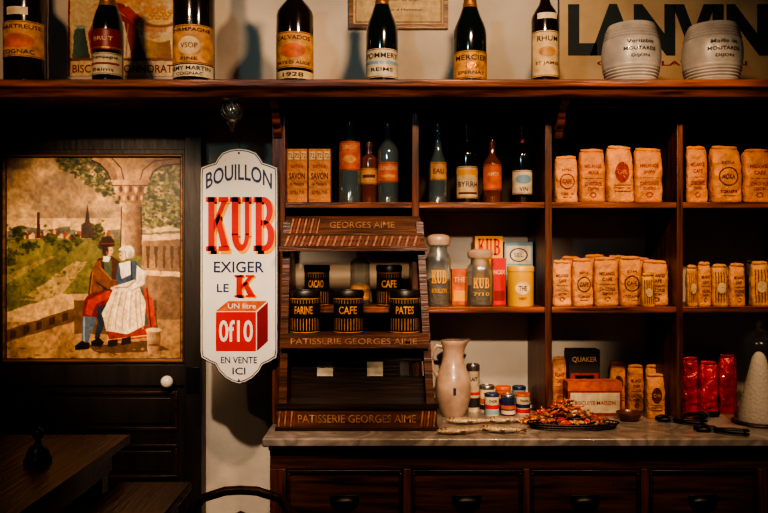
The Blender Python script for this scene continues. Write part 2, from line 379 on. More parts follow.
p.line([(150,180),(153,172),(162,166),(182,163.5)],1,(66,44,30)); p.line([(111,181),(107,172),(100,164),(92,160.5)],1,(66,44,30)); p.line([(140,181),(143,170),(154,161),(182,158)],.8,(96,66,44)); p.line([(124,180),(121,168),(112,158)],.8,(96,66,44))
p.poly([(110,180),(150,180),(147,185),(113,185)],(232,184,130),1,(150,110,78)); p.line([(112,185.5),(148,185.5)],.6,(80,54,36)); p.poly([(113,186),(147,186),(142,203),(120,203)],(200,154,106),1,(112,80,56))
for k in range(7): p.el(116+k*4.9,190-(k%2)*1,2.1,4.2,(86,58,38) if k%2 else (230,184,130),.85,.4)
for k in range(6): p.el(119.5+k*4.4,198,1.7,3.4,(80,54,36) if k%2==0 else (222,176,124),.85,.4)
p.poly([(120,203),(142,203),(142,207),(120,207)],(226,182,130),1,(120,86,60)); p.poly([(122,207),(140.5,207),(142,256),(121,256)],(240,196,142),1,(96,68,48)); cl=np.clip((p.fbm(12)-.5)*5,0,1)*((p.X>121)&(p.X<142)&(p.Y>207)&(p.Y<256)); p.blend(cl,(140,100,68),.5)
p.line([(121.5,207),(120.5,256)],.7,(90,62,42)); p.line([(141,207),(142.5,256)],.7,(60,42,30))
p.poly([(142,235),(182,233),(182,239),(142,241)],(232,192,142)); p.poly([(142,241),(182,239),(182,312),(142,312)],(176,136,96),1,(126,96,68))
for k in range(5): p.poly([(146+k*8,246),(150+k*8,246),(149+k*8,268),(147+k*8,268)],(90,66,46),.85)
p.poly([(142,270),(182,272),(182,277),(142,275)],(222,180,130)); p.poly([(142,275),(182,277),(182,325),(142,318)],(152,118,84),1,(112,84,60))
p.poly([(7,312),(62,294),(86,294),(86,304),(7,330)],(224,182,128)); p.poly([(7,330),(86,304),(86,318),(7,342)],(126,92,62))
for k in range(6): p.poly([(10+k*13,331-k*4.2),(16+k*13,329-k*4.2),(16+k*13,337-k*4.2),(10+k*13,339-k*4.2)],(76,54,36),.85)
p.poly([(7,342),(86,318),(182,320),(182,359),(7,359)],(210,166,114),1,(160,120,80)); p.poly([(74,298),(156,298),(158,334),(74,334)],(124,92,62),1,(94,70,50)); p.poly([(72,294),(158,294),(158,300),(72,300)],(212,168,120),1,(140,106,76))
cl=np.clip((p.fbm(9)-.48)*6,0,1)*(p.Y>322); p.blend(cl,(128,92,60),.45); p.poly([(84,346),(150,340),(170,350),(100,354)],(74,50,34),.7,None,1)
# man seated
p.poly([(96,286),(118,284),(120,300),(104,306),(98,318),(82,316),(84,300)],(128,34,24)); p.poly([(88,300),(110,290),(112,297),(96,304),(92,316),(85,314)],(196,66,42),.8); p.line([(99,318),(104,306),(119,300)],.8,(64,16,12))
p.poly([(83,316),(97,317),(92,332),(88,345),(82,344),(82,330)],(96,108,122)); p.line([(84,318),(84,342)],1,(160,168,174),.7); p.poly([(97,306),(106,306),(104,324),(99,340),(94,338),(98,320)],(48,54,70))
p.poly([(75,346),(82,341),(90,343),(89,349),(75,350)],(38,22,16)); p.poly([(91,342),(98,337),(104,342),(101,347),(91,346)],(34,20,14))
p.poly([(98,258),(112,256),(121,262),(124,276),(120,288),(98,292),(88,296),(90,274)],(88,50,30)); p.poly([(95,262),(101,260),(102,290),(90,294),(92,274)],(146,88,50),.85); p.line([(103,262),(105,289)],.8,(44,24,16)); p.line([(93,270),(90,294)],.6,(190,124,74),.6)
p.poly([(104,260),(112,260),(112,286),(106,288)],(90,100,70)); p.poly([(94,266),(101,266),(112,281),(126,282),(126,288),(108,290),(96,281)],(134,80,44)); p.line([(96,282),(108,290),(124,288)],.8,(48,26,16)); p.line([(100,267),(112,280),(125,281)],.6,(176,116,70),.7)
p.el(109,251,4.6,6,(236,180,134),1,.25); p.el(105.5,251,3.6,6,(60,36,22),1,.3); p.el(107,245,8.5,2.6,(44,28,20),1,.3); p.poly([(100,245),(102,238),(108,236),(113,239),(115,245)],(60,38,26)); p.line([(101,243.5),(114,243.5)],.7,(150,50,30)); p.el(128,286,3,2.2,(236,180,134),1,.3)
p.el(111.5,250.5,.8,.7,(50,26,16),.9,.4); p.el(112,254,1,.5,(160,70,50),.9,.4); p.el(107,253,2,3,(200,130,90),.6,.6); p.poly([(103,256),(111,257),(109,262),(103,261)],(238,222,200))
# woman seated
p.poly([(116,286),(142,282),(153,300),(155,324),(148,336),(112,340),(104,326)],(78,88,76)); p.poly([(142,284),(153,300),(156,324),(149,331),(146,306)],(176,66,44)); p.line([(147,288),(151,328)],.8,(100,34,24)); p.poly([(106,328),(150,326),(150,337),(110,342)],(156,56,38)); p.line([(108,340),(150,335)],.8,(220,160,90))
p.poly([(114,288),(138,284),(146,304),(144,326),(128,334),(106,331),(102,314)],(232,206,168))
for (xa,xb) in ((117,107),(122,115),(127,122),(132,130),(136,138),(140,143)): p.line([(xa,291),((xa+xb)/2-1,310),(xb,329)],.8,(186,156,122),.6)
for (xa,xb) in ((120,111),(130,127)): p.line([(xa,291),(xb,329)],.6,(255,244,220),.6)
p.poly([(118,263),(136,261),(144,270),(143,286),(120,291),(116,279)],(70,88,108)); p.poly([(119,263),(130,261),(131,274),(122,279)],(244,226,200)); p.line([(131,263),(132,284)],.9,(36,46,60))
p.poly([(137,265),(146,272),(146,284),(130,292),(114,291),(114,286),(136,279)],(238,214,182)); p.line([(136,280),(128,287),(115,288)],.8,(170,138,108)); p.line([(145,274),(145,284),(131,291)],.8,(176,146,116)); p.el(113,288.5,3,2,(236,184,140),1,.3)
p.el(123,255.5,4.4,5.6,(240,190,148),1,.2); p.el(128.5,252,6.5,7.5,(242,230,210),1,.25); p.el(131,255,4,5,(190,168,142),.8,.6); p.poly([(118.5,250),(124,245.5),(131,247),(125,251)],(246,234,216)); p.line([(125,251),(126,258)],.6,(150,120,92)); p.el(120.3,255.5,.8,.7,(50,26,16),.9,.4); p.el(120,259,1,.5,(170,70,50),.9,.4)
p.poly([(108,340),(118,339),(117,346),(107,347)],(48,28,20)); p.poly([(122,338),(131,337),(131,344),(121,345)],(48,28,20))
p.poly([(146,330),(161,330),(159,354),(148,354)],(206,164,118),1,(110,80,56)); p.el(153.5,330,9.5,2.6,(230,190,140),1,.3); p.el(153.5,345,6.5,1.3,(90,62,42),.8,.4)
for k in range(40): p.el(8+rng.rand()*172,348+rng.rand()*10,1.5+rng.rand()*3,.5+rng.rand(),(90,76,44) if k%2 else (190,150,100),.6,.5)
p.C*= (.86+.28*p.fbm(5))[...,None]
pic=p.build('landscape_painting',DY-.004,.2)
b=B(); fr(X(5,DY),X(184,DY),Z(361,DY),Z(155,DY),.010,DY-.024,DY-.001,'frame'); b.done('painting_frame',(X(90,DY),DY,Z(260,DY)),bevel=.002,parent=pic)

# ---------------------------------------------------------------- enamel sign
SY=3.0
half=[(0,148),(9,149),(17,152),(21,157),(24,162),(31,164),(38.5,167),(39,175),(39,352),(38,358),(31,362),(24,365),(20,372),(14,378),(7,382),(0,384)]
out=[(239+a,c) for a,c in half]+[(239-a,c) for a,c in half[::-1][1:-1]]
b=B(); b.prism([(X(a,SY),Z(c,SY)) for a,c in out],'y',SY,SY+.006,'white')
def scl(k): return [(239+(a-239)*(1-k/39.),266+(c-266)*(1-k/118.)) for a,c in out]
fn=flat(SY-.0012); n=len(out)
for k0,k1,m in ((1.8,2.6,'blue'),(0,.8,'blackpaint')):
    vs=[fn(X(a,SY),Z(c,SY)) for a,c in scl(k0)+scl(k1)]; b.add(vs,[(i,(i+1)%n,n+(i+1)%n,n+i) for i in range(n)],m)
sx=lambda a:X(a,SY); sz=lambda c:Z(c,SY); u=SY/F
arch=lambda x,z:(x,SY-.0012,z-((x-sx(239))**2)*2.2)
b.text('BOUILLON',sx(239),sz(172),66*u,16*u,'blue',arch,.015)
for ch,a,c in (('K',206,229),('U',230,252.5),('B',253.5,275)):
    b.kub(ch,sx(a+2.4),sx(c+1.8),sz(254),sz(199),'gold',flat(SY-.0012))
    b.kub(ch,sx(a),sx(c-.5),sz(251),sz(197),'red',flat(SY-.0018))
b.text('EXIGER',sx(239),sz(267),50*u,11*u,'blue',fn,.01)
b.text('LE',sx(223),sz(288),12*u,8*u,'blue',fn,.01)
b.kub('K',sx(236),sx(256),sz(298),sz(276),'gold',fn); b.kub('K',sx(234.5),sx(254.5),sz(297),sz(275),'red',flat(SY-.0018))
def pp(pts,m,y=SY-.0012): b.add([(sx(a),y,sz(c)) for a,c in pts],[tuple(range(len(pts)))],m)
pp([(216,312),(256,312),(256,351),(216,351)],'red'); pp([(216,311),(256,311),(267,301),(228,301)],'orange'); pp([(257,312),(268,302),(268,341),(257,351)],'dred')
b.text('UN litre',sx(242),sz(306),28*u,5*u,'white',flat(SY-.002),.01)
b.text('0f10',sx(236),sz(331),34*u,22*u,'white',flat(SY-.002),.02)
b.text('EN VENTE',sx(239),sz(360),36*u,6.5*u,'blue',fn,.01); b.text('ICI',sx(239),sz(371),13*u,7*u,'blue',fn,.01)
for a,c in ((239,153),(239,380)): b.oval(flat(SY-.0024),sx(a),sz(c),.004,.004,'black')
b.tube([(sx(239),SY+.003,sz(150)),(sx(239),SY+.003,TZ-.0355)],.002,'black',6)
b.done('enamel_advertising_sign',(sx(239),SY,sz(266)))
LY=2.945; cx=X(232,LY); b=B(); z0=TZ-.0355
b.lathe([(z0,.02),(z0-.01,.035),(z0-.016,.04),(z0-.026,.03),(z0-.032,.018)],cx,LY,'steel',20)
zc=z0-.068
for i in range(10):
    a=2*math.pi*i/10
    b.tube([(cx+.042*math.sin(t)*math.cos(a+t*.5),LY+.042*math.sin(t)*math.sin(a+t*.5),zc+.04*math.cos(t)) for t in np.linspace(.25,2.9,9)],.0025,'steel',6)
b.ell((cx,LY,zc),(.033,.033,.033),'g',16,9)
b.lathe([(zc-.035,.018),(zc-.045,.022),(zc-.055,.012),(zc-.075,.008),(zc-.082,.002)],cx,LY,'steel',16)
b.done('hanging_glass_lamp',(cx,LY,z0))

# ---------------------------------------------------------------- bottles
PR={'champ':[(0,.93),(.012,1),(.46,1),(.52,.97),(.58,.86),(.66,.64),(.74,.46),(.82,.38),(.93,.34),(.932,.42),(.965,.42),(.967,.36),(1,.36)],
 'cognac':[(0,.95),(.012,1),(.6,1),(.65,.96),(.69,.82),(.73,.5),(.76,.36),(.92,.32),(.925,.4),(.97,.4),(1,.36)],
 'wine':[(0,.95),(.01,1),(.6,1),(.64,.95),(.69,.75),(.74,.48),(.78,.36),(.93,.34),(.935,.42),(.96,.42),(1,.38)],
 'carafe':[(0,.9),(.02,1),(.42,1),(.5,.9),(.58,.6),(.66,.4),(.8,.34),(.86,.4),(.87,.62),(.885,.62),(.9,.3),(.94,.4),(.98,.35),(1,.1)],
 'square':[(0,.95),(.012,1),(.7,1),(.74,.94),(.78,.7),(.8,.4),(.9,.36),(.905,.5),(.97,.5),(1,.45)]}
def bottle(name,px,top,wpx,d,zb,kind,gm,labels=(),foil=None,foilm='goldm'):
    r=wpx/F*d/2; cx=X(px,d); H=Z(top,d)-zb; b=B(); pr=[(zb+a*H,c*r) for a,c in PR[kind]]
    mf=None
    if foil: mf=lambda i:(foilm if PR[kind][i][0]>=foil else gm)
    b.lathe(pr,cx,d,gm,32,mf)
    if gm in('g','gb'): b.lathe([(zb+.9*H,r*.26),(zb+.97*H,r*.3),(zb+.995*H,r*.26)],cx,d,'laby',12)
    f1=cyl(cx,d,r); f2=cyl(cx,d,r,.0016)
    for (p0,p1,ang,lm,tx) in labels:
        rr=r*math.radians(ang); z1=Z(p0,d-r); z0=max(Z(p1,d-r),zb+.004)
        b.patch(f1,-rr,rr,z0,z1,lm,14,2)
        if z1-z0>.05:
            for zz in (z0+.003,z1-.005): b.patch(f2,-rr*.94,rr*.94,zz,zz+.002,'brown',14,1)
        for (s,pc,hp,wf,tm) in tx:
            if s=='o': b.oval(f2,0,Z(pc,d-r),wf*rr,hp/F*d/2,tm)
            elif s=='-': b.patch(f2,-rr*wf,rr*wf,Z(pc,d-r)-hp/F*d/2,Z(pc,d-r)+hp/F*d/2,tm,8,1)
            else: b.text(s,0,Z(pc,d-r),2*rr*wf,hp/F*d,tm,(cyl(cx,d,r,.0022) if hp<=6 else f2),.006)
    return b.done(name,(cx,d,zb))
T=2.95
bottle('cognac_bottle',26,-75,41,T,TZ,'cognac','db',[(20,56,78,'laby',[('CHARTREUSE',26,4,.85,'ink'),('o',40,14,.6,'orange'),('COGNAC',51,4,.6,'ink')]),(6,14,30,'labw',[])])
bottle('champagne_bottle',108,-32,30,T,TZ,'champ','dg',[(52,74,80,'labw',[('Champagne',57,4,.7,'ink'),('-',63,2,.8,'redink'),('Reims',69,3.5,.5,'ink')]),(28,49,75,'dred',[('BRUT',38,4,.5,'cream'),('-',47,2,1,'goldm')])],.66)
bottle('cognac_bottle',194,-70,41,T,TZ,'cognac','db',[(24,63,78,'laby',[('CHAMPAGNE',29,3.5,.8,'ink'),('o',45,18,.4,'cream'),('VSOP',45,5,.3,'brown'),('FINE',58,3,.3,'ink')]),(64,76,78,'labw',[('REMY MARTIN',67.5,4,.8,'ink'),('COGNAC',73,3,.5,'ink')])])
bottle('cognac_bottle',295,-28,37,T,TZ,'wine','db',[(31,67,80,'laby',[('CALVADOS',37,4,.7,'brown'),('o',50,14,.5,'orange'),('PAYS D AUGE',62,3,.7,'ink')]),(70,78,80,'cream',[('1928',74,4,.4,'ink')])],.72)
bottle('champagne_bottle',382,-22,32,T,TZ,'champ','dg',[(48,77,80,'labw',[('POMMERY',55,5,.8,'ink'),('-',62,3,1,'lblue'),('REIMS',69,3.5,.5,'ink')])],.74)
bottle('champagne_bottle',470,-18,33,T,TZ,'champ','dg',[(50,78,80,'laby',[('MERCIER',57,5,.75,'ink'),('o',65,7,.3,'goldm'),('EPERNAY',72,3,.6,'brown')])],.72)
bottle('liqueur_bottle',545,-22,27,T,TZ,'wine','db',[(30,76,75,'cream',[('RHUM',38,5,.6,'ink'),('o',51,10,.5,'laby'),('ST JAMES',63,4,.7,'brown')]),(12,18,45,'labw',[])],.8,'blackpaint')
D1=3.16
bottle('syrup_bottle',350,118,23,D1,s1,'wine','gb',[(141,170,62,'orange',[('SIROP',147,4,.6,'cream'),('o',159,8,.5,'laby')])])
bottle('syrup_bottle',369,142,16,D1,s1,'square','amber',[(168,184,80,'laby',[('-',176,3,.6,'brown')])])
bottle('syrup_bottle',388,120,22,D1,s1,'wine','gb',[(162,182,62,'orange',[('GRENADINE',168,4,.8,'cream'),('-',176,3,.6,'laby')])])
bottle('glass_carafe',438,122,20,D1,s1,'carafe','gb',[(162,180,50,'laby',[('EAU',171,5,.6,'brown')])])
bottle('aperitif_bottle',467,124,21,D1,s1,'wine','dg',[(166,198,80,'cream',[('-',172,5,1,'gold'),('BYRRH',184,5,.7,'blue'),('-',193,2,.7,'brown')])],.78,'blackpaint')
bottle('liqueur_bottle',492,140,19,D1,s1,'wine','amber',[(164,190,72,'orange',[('AMER',174,4,.5,'cream')])])
bottle('wine_bottle',522,126,20,D1,s1,'wine','dg',[(170,194,80,'labw',[('o',179,9,.6,'lblue'),('VIN',189,4,.3,'ink')])],.78,'dred')

# ---------------------------------------------------------------- ceramic barrels
def barrel(px,txt):
    d=2.97; cx=X(px,d); r=29/F*d; H=Z(27,d)-TZ; b=B()
    pr=[(0,.80),(.02,.83)]
    for i in range(37):
        t=.04+.9*i/36; rad=.80+.19*math.sin(math.pi*t)
        if (.06<t<.28 or .72<t<.94): rad+= .016*(1 if i%2 else -1)
        pr.append((t,rad))
    pr+=[(.97,.80),(1,.78),(1.0,.70),(.97,.68)]
    b.lathe([(TZ+a*H,c*r) for a,c in pr],cx,d,'ceram',40)
    f=lambda x,z:(cx+(r+.002)*math.sin(x/r),d-(r+.002)*math.cos(x/r),z)
    for i,s in enumerate(txt): b.text(s,0,TZ+H*(.64-i*.12),r*(.9,1.1,.6)[i],.013,'dteal',f,.004)
    b.done('ceramic_mustard_barrel',(cx,d,TZ))
barrel(631,['Veritable','MOUTARDE','DIJON']); barrel(712,['Maille de','MOUTARDE','DIJON'])

# ---------------------------------------------------------------- wall signs above
b=B(); wy=WY-.012
b.box(X(558,wy),X(815,wy),wy,WY-.001,TZ+.002,Z(-25,wy),'sign_bk')
f=flat(wy-.001); fr(X(558,wy),X(815,wy),TZ+.002,Z(-25,wy),.006,wy-.002,wy,'dteal')
b.text('LANVIN',X(668,wy),Z(30,wy),200*wy/F,52*wy/F,'dteal',f,.05)
b.text('CHOCOLAT  DIJON',X(672,wy),Z(64,wy),150*wy/F,6*wy/F,'redink',f,.02)
b.done('painted_wall_sign',(X(680,wy),wy,Z(30,wy)))
b=B(); x0,x1,z0,z1=X(349,wy),X(448,wy),Z(29,wy),Z(-40,wy)
b.box(x0,x1,wy,WY-.001,z0,z1,'cream'); fr(x0,x1,z0,z1,.02,wy-.012,wy,'frame'); f=flat(wy-.001)
fr(x0+.03,x1-.03,z0+.03,z1-.03,.003,wy-.002,wy,'brown')
for i,(s,ww) in enumerate([('Diplome d Honneur',.22),('Exposition de Dijon',.2),('Medaille d Or',.24),('Paris 1906',.12)]): b.text(s,(x0+x1)/2,Z(10-i*10,wy),ww,.014,'brown',f,.0)
b.done('framed_certificate',((x0+x1)/2,wy,z0),bevel=.002)
p=Paint(68,178,-30,76,2.0); p.C[:]=(226,196,150)
foliage(160,lambda:95+rng.rand()*70,lambda x:-10+rng.rand()*64,(204,110,54),(240,190,112),9,.3)
p.poly([(92,60),(88,34),(96,14),(108,2),(124,4),(134,20),(140,40),(146,60)],(186,44,30),1,(140,30,24)); p.poly([(104,60),(102,36),(112,18),(124,22),(132,60)],(238,214,176),.95)
for a in (106,112,119,126): p.line([(a+2,24),(a,58)],.7,(180,140,104),.8)
p.line([(94,60),(91,36),(100,14)],1,(90,22,18)); p.poly([(118,12),(128,8),(150,24),(166,26),(166,32),(148,32)],(220,150,104)); p.poly([(118,10),(128,6),(142,18),(136,26)],(196,52,34))
p.el(114,-7,8,10,(240,188,144),1,.2); p.el(110,-13,11,8,(92,48,24),1,.25,.4); p.el(104,-5,4,8,(92,48,24),1,.3); p.el(117,-8,1,.9,(50,26,16),1,.4); p.el(118,-2,1.6,.8,(180,50,40),1,.4)
p.el(160,24,16,4,(150,96,50),1,.2); p.el(160,22,14,3.4,(232,190,120),1,.3)
for k in range(9): p.el(150+k*2.6,18-(k%3)*3,4,2.4,(206,140,70),1,.3); p.el(150+k*2.6,17.4-(k%3)*3,2.6,1.3,(240,186,110),.9,.5)
p.poly([(72,58),(74,30),(84,26),(90,58)],(96,120,104),1,(60,80,72)); p.el(81,27,6,2,(150,176,150),1,.3); p.poly([(148,58),(150,40),(170,40),(172,58)],(214,160,66),1,(150,90,40)); p.el(160,40,10,2.6,(240,206,130),1,.3)
p.poly([(68,58),(178,58),(178,61),(68,61)],(150,80,40)); p.poly([(68,-30),(70,-30),(70,76),(68,76)],(150,40,28)); p.poly([(176,-30),(178,-30),(178,76),(176,76)],(150,40,28))
o=p.build('biscuit_poster',WY-.004)
b=B(); b.text('BISCUITS  HONNORAT',X(123,WY),Z(69,WY),100*WY/F,8*WY/F,'redink',flat(WY-.006),.01)
b.done('poster_lettering',(X(123,WY),WY,Z(68,WY)),parent=o)

# ---------------------------------------------------------------- paper bags
def bag(name,px0,px1,pyt,d,zb,m,style=0,rot=None,im='redink',words=('CAFE',),amp=.0052):
    w=(px1-px0)/F*d; cx=X((px0+px1)/2,d); h=Z(pyt,d)-zb; dp=min(w*.72,.105); rj=random.uniform; seed=rj(0,99)
    K=[(0,.46,.42,5),(.03,.495,.48,5),(.2,.50+rj(-.01,.01),.5,4),(.4,.495+rj(-.012,.012),.5+rj(-.05,.02),3.6),(.6,.495+rj(-.01,.01),.48,3.6),(.76,.49,.44+rj(-.06,.02),3.6),(.86,.485,.37,3.2),(.93,.47,.28,3),(.97,.45,.17,2.8),(.99,.43,.08,2.8)]
    K=[(zb+a*h,c*w,e*dp,n) for a,c,e,n in K]
    jit=[rj(-.012,.012)*w for _ in K]
    def at(z):
        z=min(max(z,K[0][0]),K[-1][0])
        for i in range(len(K)-1):
            if z<=K[i+1][0]+1e-9:
                t=(z-K[i][0])/(K[i+1][0]-K[i][0]); return [K[i][j]+(K[i+1][j]-K[i][j])*t for j in (1,2,3)]+[jit[i]+(jit[i+1]-jit[i])*t]
    def dsp(x,z,sd=0):
        v=Vector((x*34,seed+sd,z*24)); q=mn_.noise(v); q2=1-abs(mn_.noise(v*1.7))*2.4; q3=1-abs(mn_.noise(v*3.1+Vector((5,5,5))))*2.4
        return amp*(q*1.1-.6*max(0,q2)**4-.35*max(0,q3)**4)
    b=B(); R=[]; seg=52; zs=[]
    for i in range(len(K)-1):
        nn=6 if K[i+1][0]-K[i][0]>.12*h else 3
        zs+=[K[i][0]+(K[i+1][0]-K[i][0])*q/nn for q in range(nn)]
    zs.append(K[-1][0])
    tiltx=rj(-.06,.06)
    for iz,z in enumerate(zs):
        hw,hd,n,j=at(z); r=[]; ed=min(1,(z-zb)/(.1*h))
        for k in range(seg):
            a=2*math.pi*k/seg; c,s_=math.cos(a),math.sin(a)
            ux=math.copysign(abs(c)**(2/n),c); uy=math.copysign(abs(s_)**(2/n),s_)
            x=hw*ux; y=hd*uy; e=dsp(x,z,0 if uy<0 else 9)*ed
            x2=x+ (dsp(y,z,20+5*(c>0))*ed*.45*ux**3)
            zq=z+(tiltx*x if z>zb+.85*h else 0)
            r.append((cx+j+x2,d+y-(-e if uy>0 else e)*min(1,abs(uy)*1.3),zq))
        R.append(r)
    b.rings(R,m)
    fw=.43*w; zt=zb+h*.97
    fx0,fx1=cx-fw+jit[-1],cx+fw*rj(.88,1)+jit[-1]
    b.tube([(fx0+(fx1-fx0)*q/6,d-.09*dp+rj(-.001,.001),zt+.006+tiltx*((fx0+(fx1-fx0)*q/6)-cx)+rj(-.0015,.0015)) for q in range(7)],[.005,.008,.0085,.009,.0085,.008,.005],m,8)
    def f(x,z,off=.0014):
        hw,hd,n,j=at(z); q=min(abs(x/hw),.96); uy=(1-q**n)**(1/n); return (cx+j+x,d-hd*uy-dsp(x,z)*min(1,uy*1.3)*min(1,(z-zb)/(.1*h))-off,z)
    zz=lambda t:zb+t*h
    if style==0:
        b.oval(f,0,zz(.47),.33*w,.17*h,im,hole=.86,n=36); b.text(words[0],0,zz(.47),.44*w,.09*h,im,f,.02)
        b.text('EXTRA',0,zz(.72),.42*w,.05*h,im,f,.015); b.text('TORREFIE',0,zz(.2),.56*w,.05*h,im,f,.015); b.patch(f,-.2*w,.2*w,zz(.12),zz(.13),im,8,1)
    elif style==1:
        b.oval(lambda x,z:f(x,z,.002),0,zz(.55),.28*w,.18*h,im,n=36); b.text(words[0],0,zz(.55),.38*w,.08*h,m,lambda x,z:f(x,z,.0032),.01)
        for t in (.2,.26,.31): b.patch(f,-.3*w,.3*w,zz(t),zz(t)+.014*h,im,10,1)
    elif style==2:
        for k in range(5):
            x=-.34*w+k*.17*w; b.patch(f,x-.024*w,x+.024*w,zz(.08),zz(.85),im,1,20)
        b.oval(lambda x,z:f(x,z,.003),0,zz(.45),.26*w,.14*h,'cream')
    elif style==3:
        for t,s in ((.69,'MELANGE'),(.57,words[0]),(.36,'CHICOREE'),(.26,'DIJON')): b.text(s,0,zz(t),(.4 if len(s)<6 else .64)*w,.07*h,im,f,.02)
        b.oval(f,0,zz(.15),.12*w,.05*h,im,hole=.7); b.patch(f,-.32*w,.32*w,zz(.46),zz(.468),im,10,1)
    b.done(name,(cx,d,zb),rot=rj(-.12,.12) if rot is None else rot)
C1=3.13
for i,(a,c,t) in enumerate([(554,577,158),(578,604,151),(605,632,148),(633,661,150)]): bag('coffee_bag',a,c,t,C1,s1,'kraft' if i%2 else 'kraft2',(0,3,1,3)[i],im='redink',words=(('CAFE','MOKA','CAFE','JAVA')[i],))
for i,(a,c,t) in enumerate([(685,706,148),(709,739,148),(741,769,151),(771,798,150)]): bag('coffee_bag',a,c,t,C1,s1,'kraft',(3,0,3,0)[i],im=('redink','brown')[i%2],words=(('CAFE','MOKA','CAFE','JAVA')[i],))
for i,(a,c,t) in enumerate([(552,571,262),(571,592,260),(593,617,259),(618,641,258),(642,667,262)]): bag('coffee_bag',a,c,t,3.15,s2,'kraft2',(3,0,3,0,3)[i],im='brown')
for i,(a,c,t) in enumerate([(560,580,258),(583,605,256),(607,628,257),(630,650,259)]): bag('coffee_bag',a,c,t,3.29,s2,'kraft',9)
bag('spice_packet',641,654,275,3.08,s2,'laby',2,im='ink',amp=.002)
for i,(a,c,t) in enumerate([(686,697,267),(697,710,264),(711,727,266),(728,744,265),(750,768,263),(770,786,263)]): bag('flour_bag',a,c,t,3.12,s2,('laby','kraft2')[i%2],(2,3,2,3,2,3)[i],im='brown',amp=.004)
bag('spice_packet',745,759,262,3.21,s2,'ink',3,im='cream',amp=.002)
for i,(a,c,t,dd) in enumerate([(682,698,358,3.27),(699,717,362,3.22),(718,736,355,3.27),(690,708,352,3.355),(711,729,351,3.355)]): bag('red_cellophane_bag',a,c,t,dd,CT,'redcel',9,amp=.011)
for i,(a,c,t,dd) in enumerate([(609,625,362,3.345),(627,643,366,3.30),(645,662,366,3.3),(552,566,358,3.33),(646,664,375,3.16)]): bag('coffee_bag',a,c,t,dd,CT,('kraft2','kraft')[i%2],(1,3,0,3,1)[i],im='redink' if i==3 else 'brown')
for a,c in ((288,308),(309.5,331)):
    d=3.16; b=B(); x0,x1=X(a,d),X(c,d); zt_=Z(150,d)
    b.box(x0,x1,d-.035,d+.035,s1,zt_,'kraft')
    f=flat(d-.036); h=zt_-s1; xc=(x0+x1)/2; w=x1-x0
    for k in range(3):
        b.box(x0+.004+k*w/3,x0+w/3-.004+k*w/3,d-.0365,d-.035,zt_-h*.2,zt_-h*.05,'cream'); b.text('72',x0+w*(k+.5)/3,zt_-h*.125,w*.2,h*.08,'brown',flat(d-.0375),.0)
    b.text('SAVON',xc,s1+h*.5,w*.78,h*.12,'brown',f,.02); b.text('de Marseille',xc,s1+h*.36,w*.7,h*.06,'brown',f,.0); b.text('EXTRA PUR',xc,s1+h*.2,w*.7,h*.06,'brown',f,.0); b.text('EXTRA',xc,s1+h*.68,w*.6,h*.06,'redink',f,.01)
    b.done('soap_box',(xc,d,s1),bevel=.003)

# ---------------------------------------------------------------- row 2 column B
def jar(px,top,wpx,d,zb,txts):
    r=wpx/F*d/2; cx=X(px,d); H=Z(top,d)-zb; b=B()
    b.lathe([(zb,r*.5),(zb+.001,r*.94),(zb+.01,r),(zb+.62*H,r),(zb+.7*H,r*.92),(zb+.75*H,r*.72),(zb+.82*H,r*.70),(zb+.83*H,r*.86),(zb+.85*H,r*.86)],cx,d,'g',32)
    b.lathe([(zb+.008,r*.86),(zb+.02,r*.9),(zb+.36*H,r*.9),(zb+.39*H,r*.6)],cx,d,'content',24)
    b.lathe([(zb+.845*H,r*.5),(zb+.85*H,r*.9),(zb+.90*H,r*.95),(zb+.95*H,r*.95),(zb+.98*H,r*.8),(zb+H,r*.4)],cx,d,'stone',24)
    f=cyl(cx,d,r,.0012)
    for i,ch in enumerate('KUB'): b.kub(ch,(-.62+i*.42)*r,(-.24+i*.42)*r,zb+.32*H,zb+.5*H,'gold',f)
    b.text(txts,0,zb+.22*H,r*1.2,.06*H,'gold',f,.0)
    b.done('glass_apothecary_jar',(cx,d,zb))
jar(438.5,234,25,3.11,s2,'BOUILLON'); jar(480,249,27,3.11,s2,'7f10')
def carton(name,a,c,top,d,zb,dep,body,parts,rot=0):
    b=B(); x0,x1=X(a,d),X(c,d); z0=zb; z1=Z(top,d); b.box(x0,x1,d,d+dep,z0,z1,body); f=flat(d-.001); g=flat(d-.0018); w=x1-x0;h=z1-z0
    for q in parts:
        if q[0]=='r': b.patch(f,x0+q[1]*w,x0+q[2]*w,z0+q[3]*h,z0+q[4]*h,q[5],1,1)
        elif q[0]=='k':
            for i,ch in enumerate('KUB'): b.kub(ch,x0+w*(.1+.28*i),x0+w*(.34+.28*i),z0+q[1]*h,z0+q[2]*h,q[3],g)
        elif q[0]=='o': b.oval(g,x0+q[1]*w,z0+q[2]*h,q[3]*w,q[4]*h,q[5])
        else: b.text(q[1],x0+q[2]*w,z0+q[3]*h,q[4]*w,q[5]*h,q[6],flat(d-.0026),.02)
    b.done(name,((x0+x1)/2,d+dep/2,z0),bevel=.0015,rot=rot)
carton('bouillon_carton',475,503,236,3.24,s2,.1,'gold',[('k',.72,.96,'red'),('r',0,1,0,.12,'red')])
carton('biscuit_carton',452,467,269,3.2,s2,.08,'orange',[('t','THE',.5,.7,.8,.14,'cream'),('r',.1,.9,.1,.4,'gold')])
carton('red_carton',493,506,258,3.17,s2,.06,'red',[('t','NOIX',.5,.7,.9,.1,'cream'),('r',.1,.9,.1,.3,'dred')])
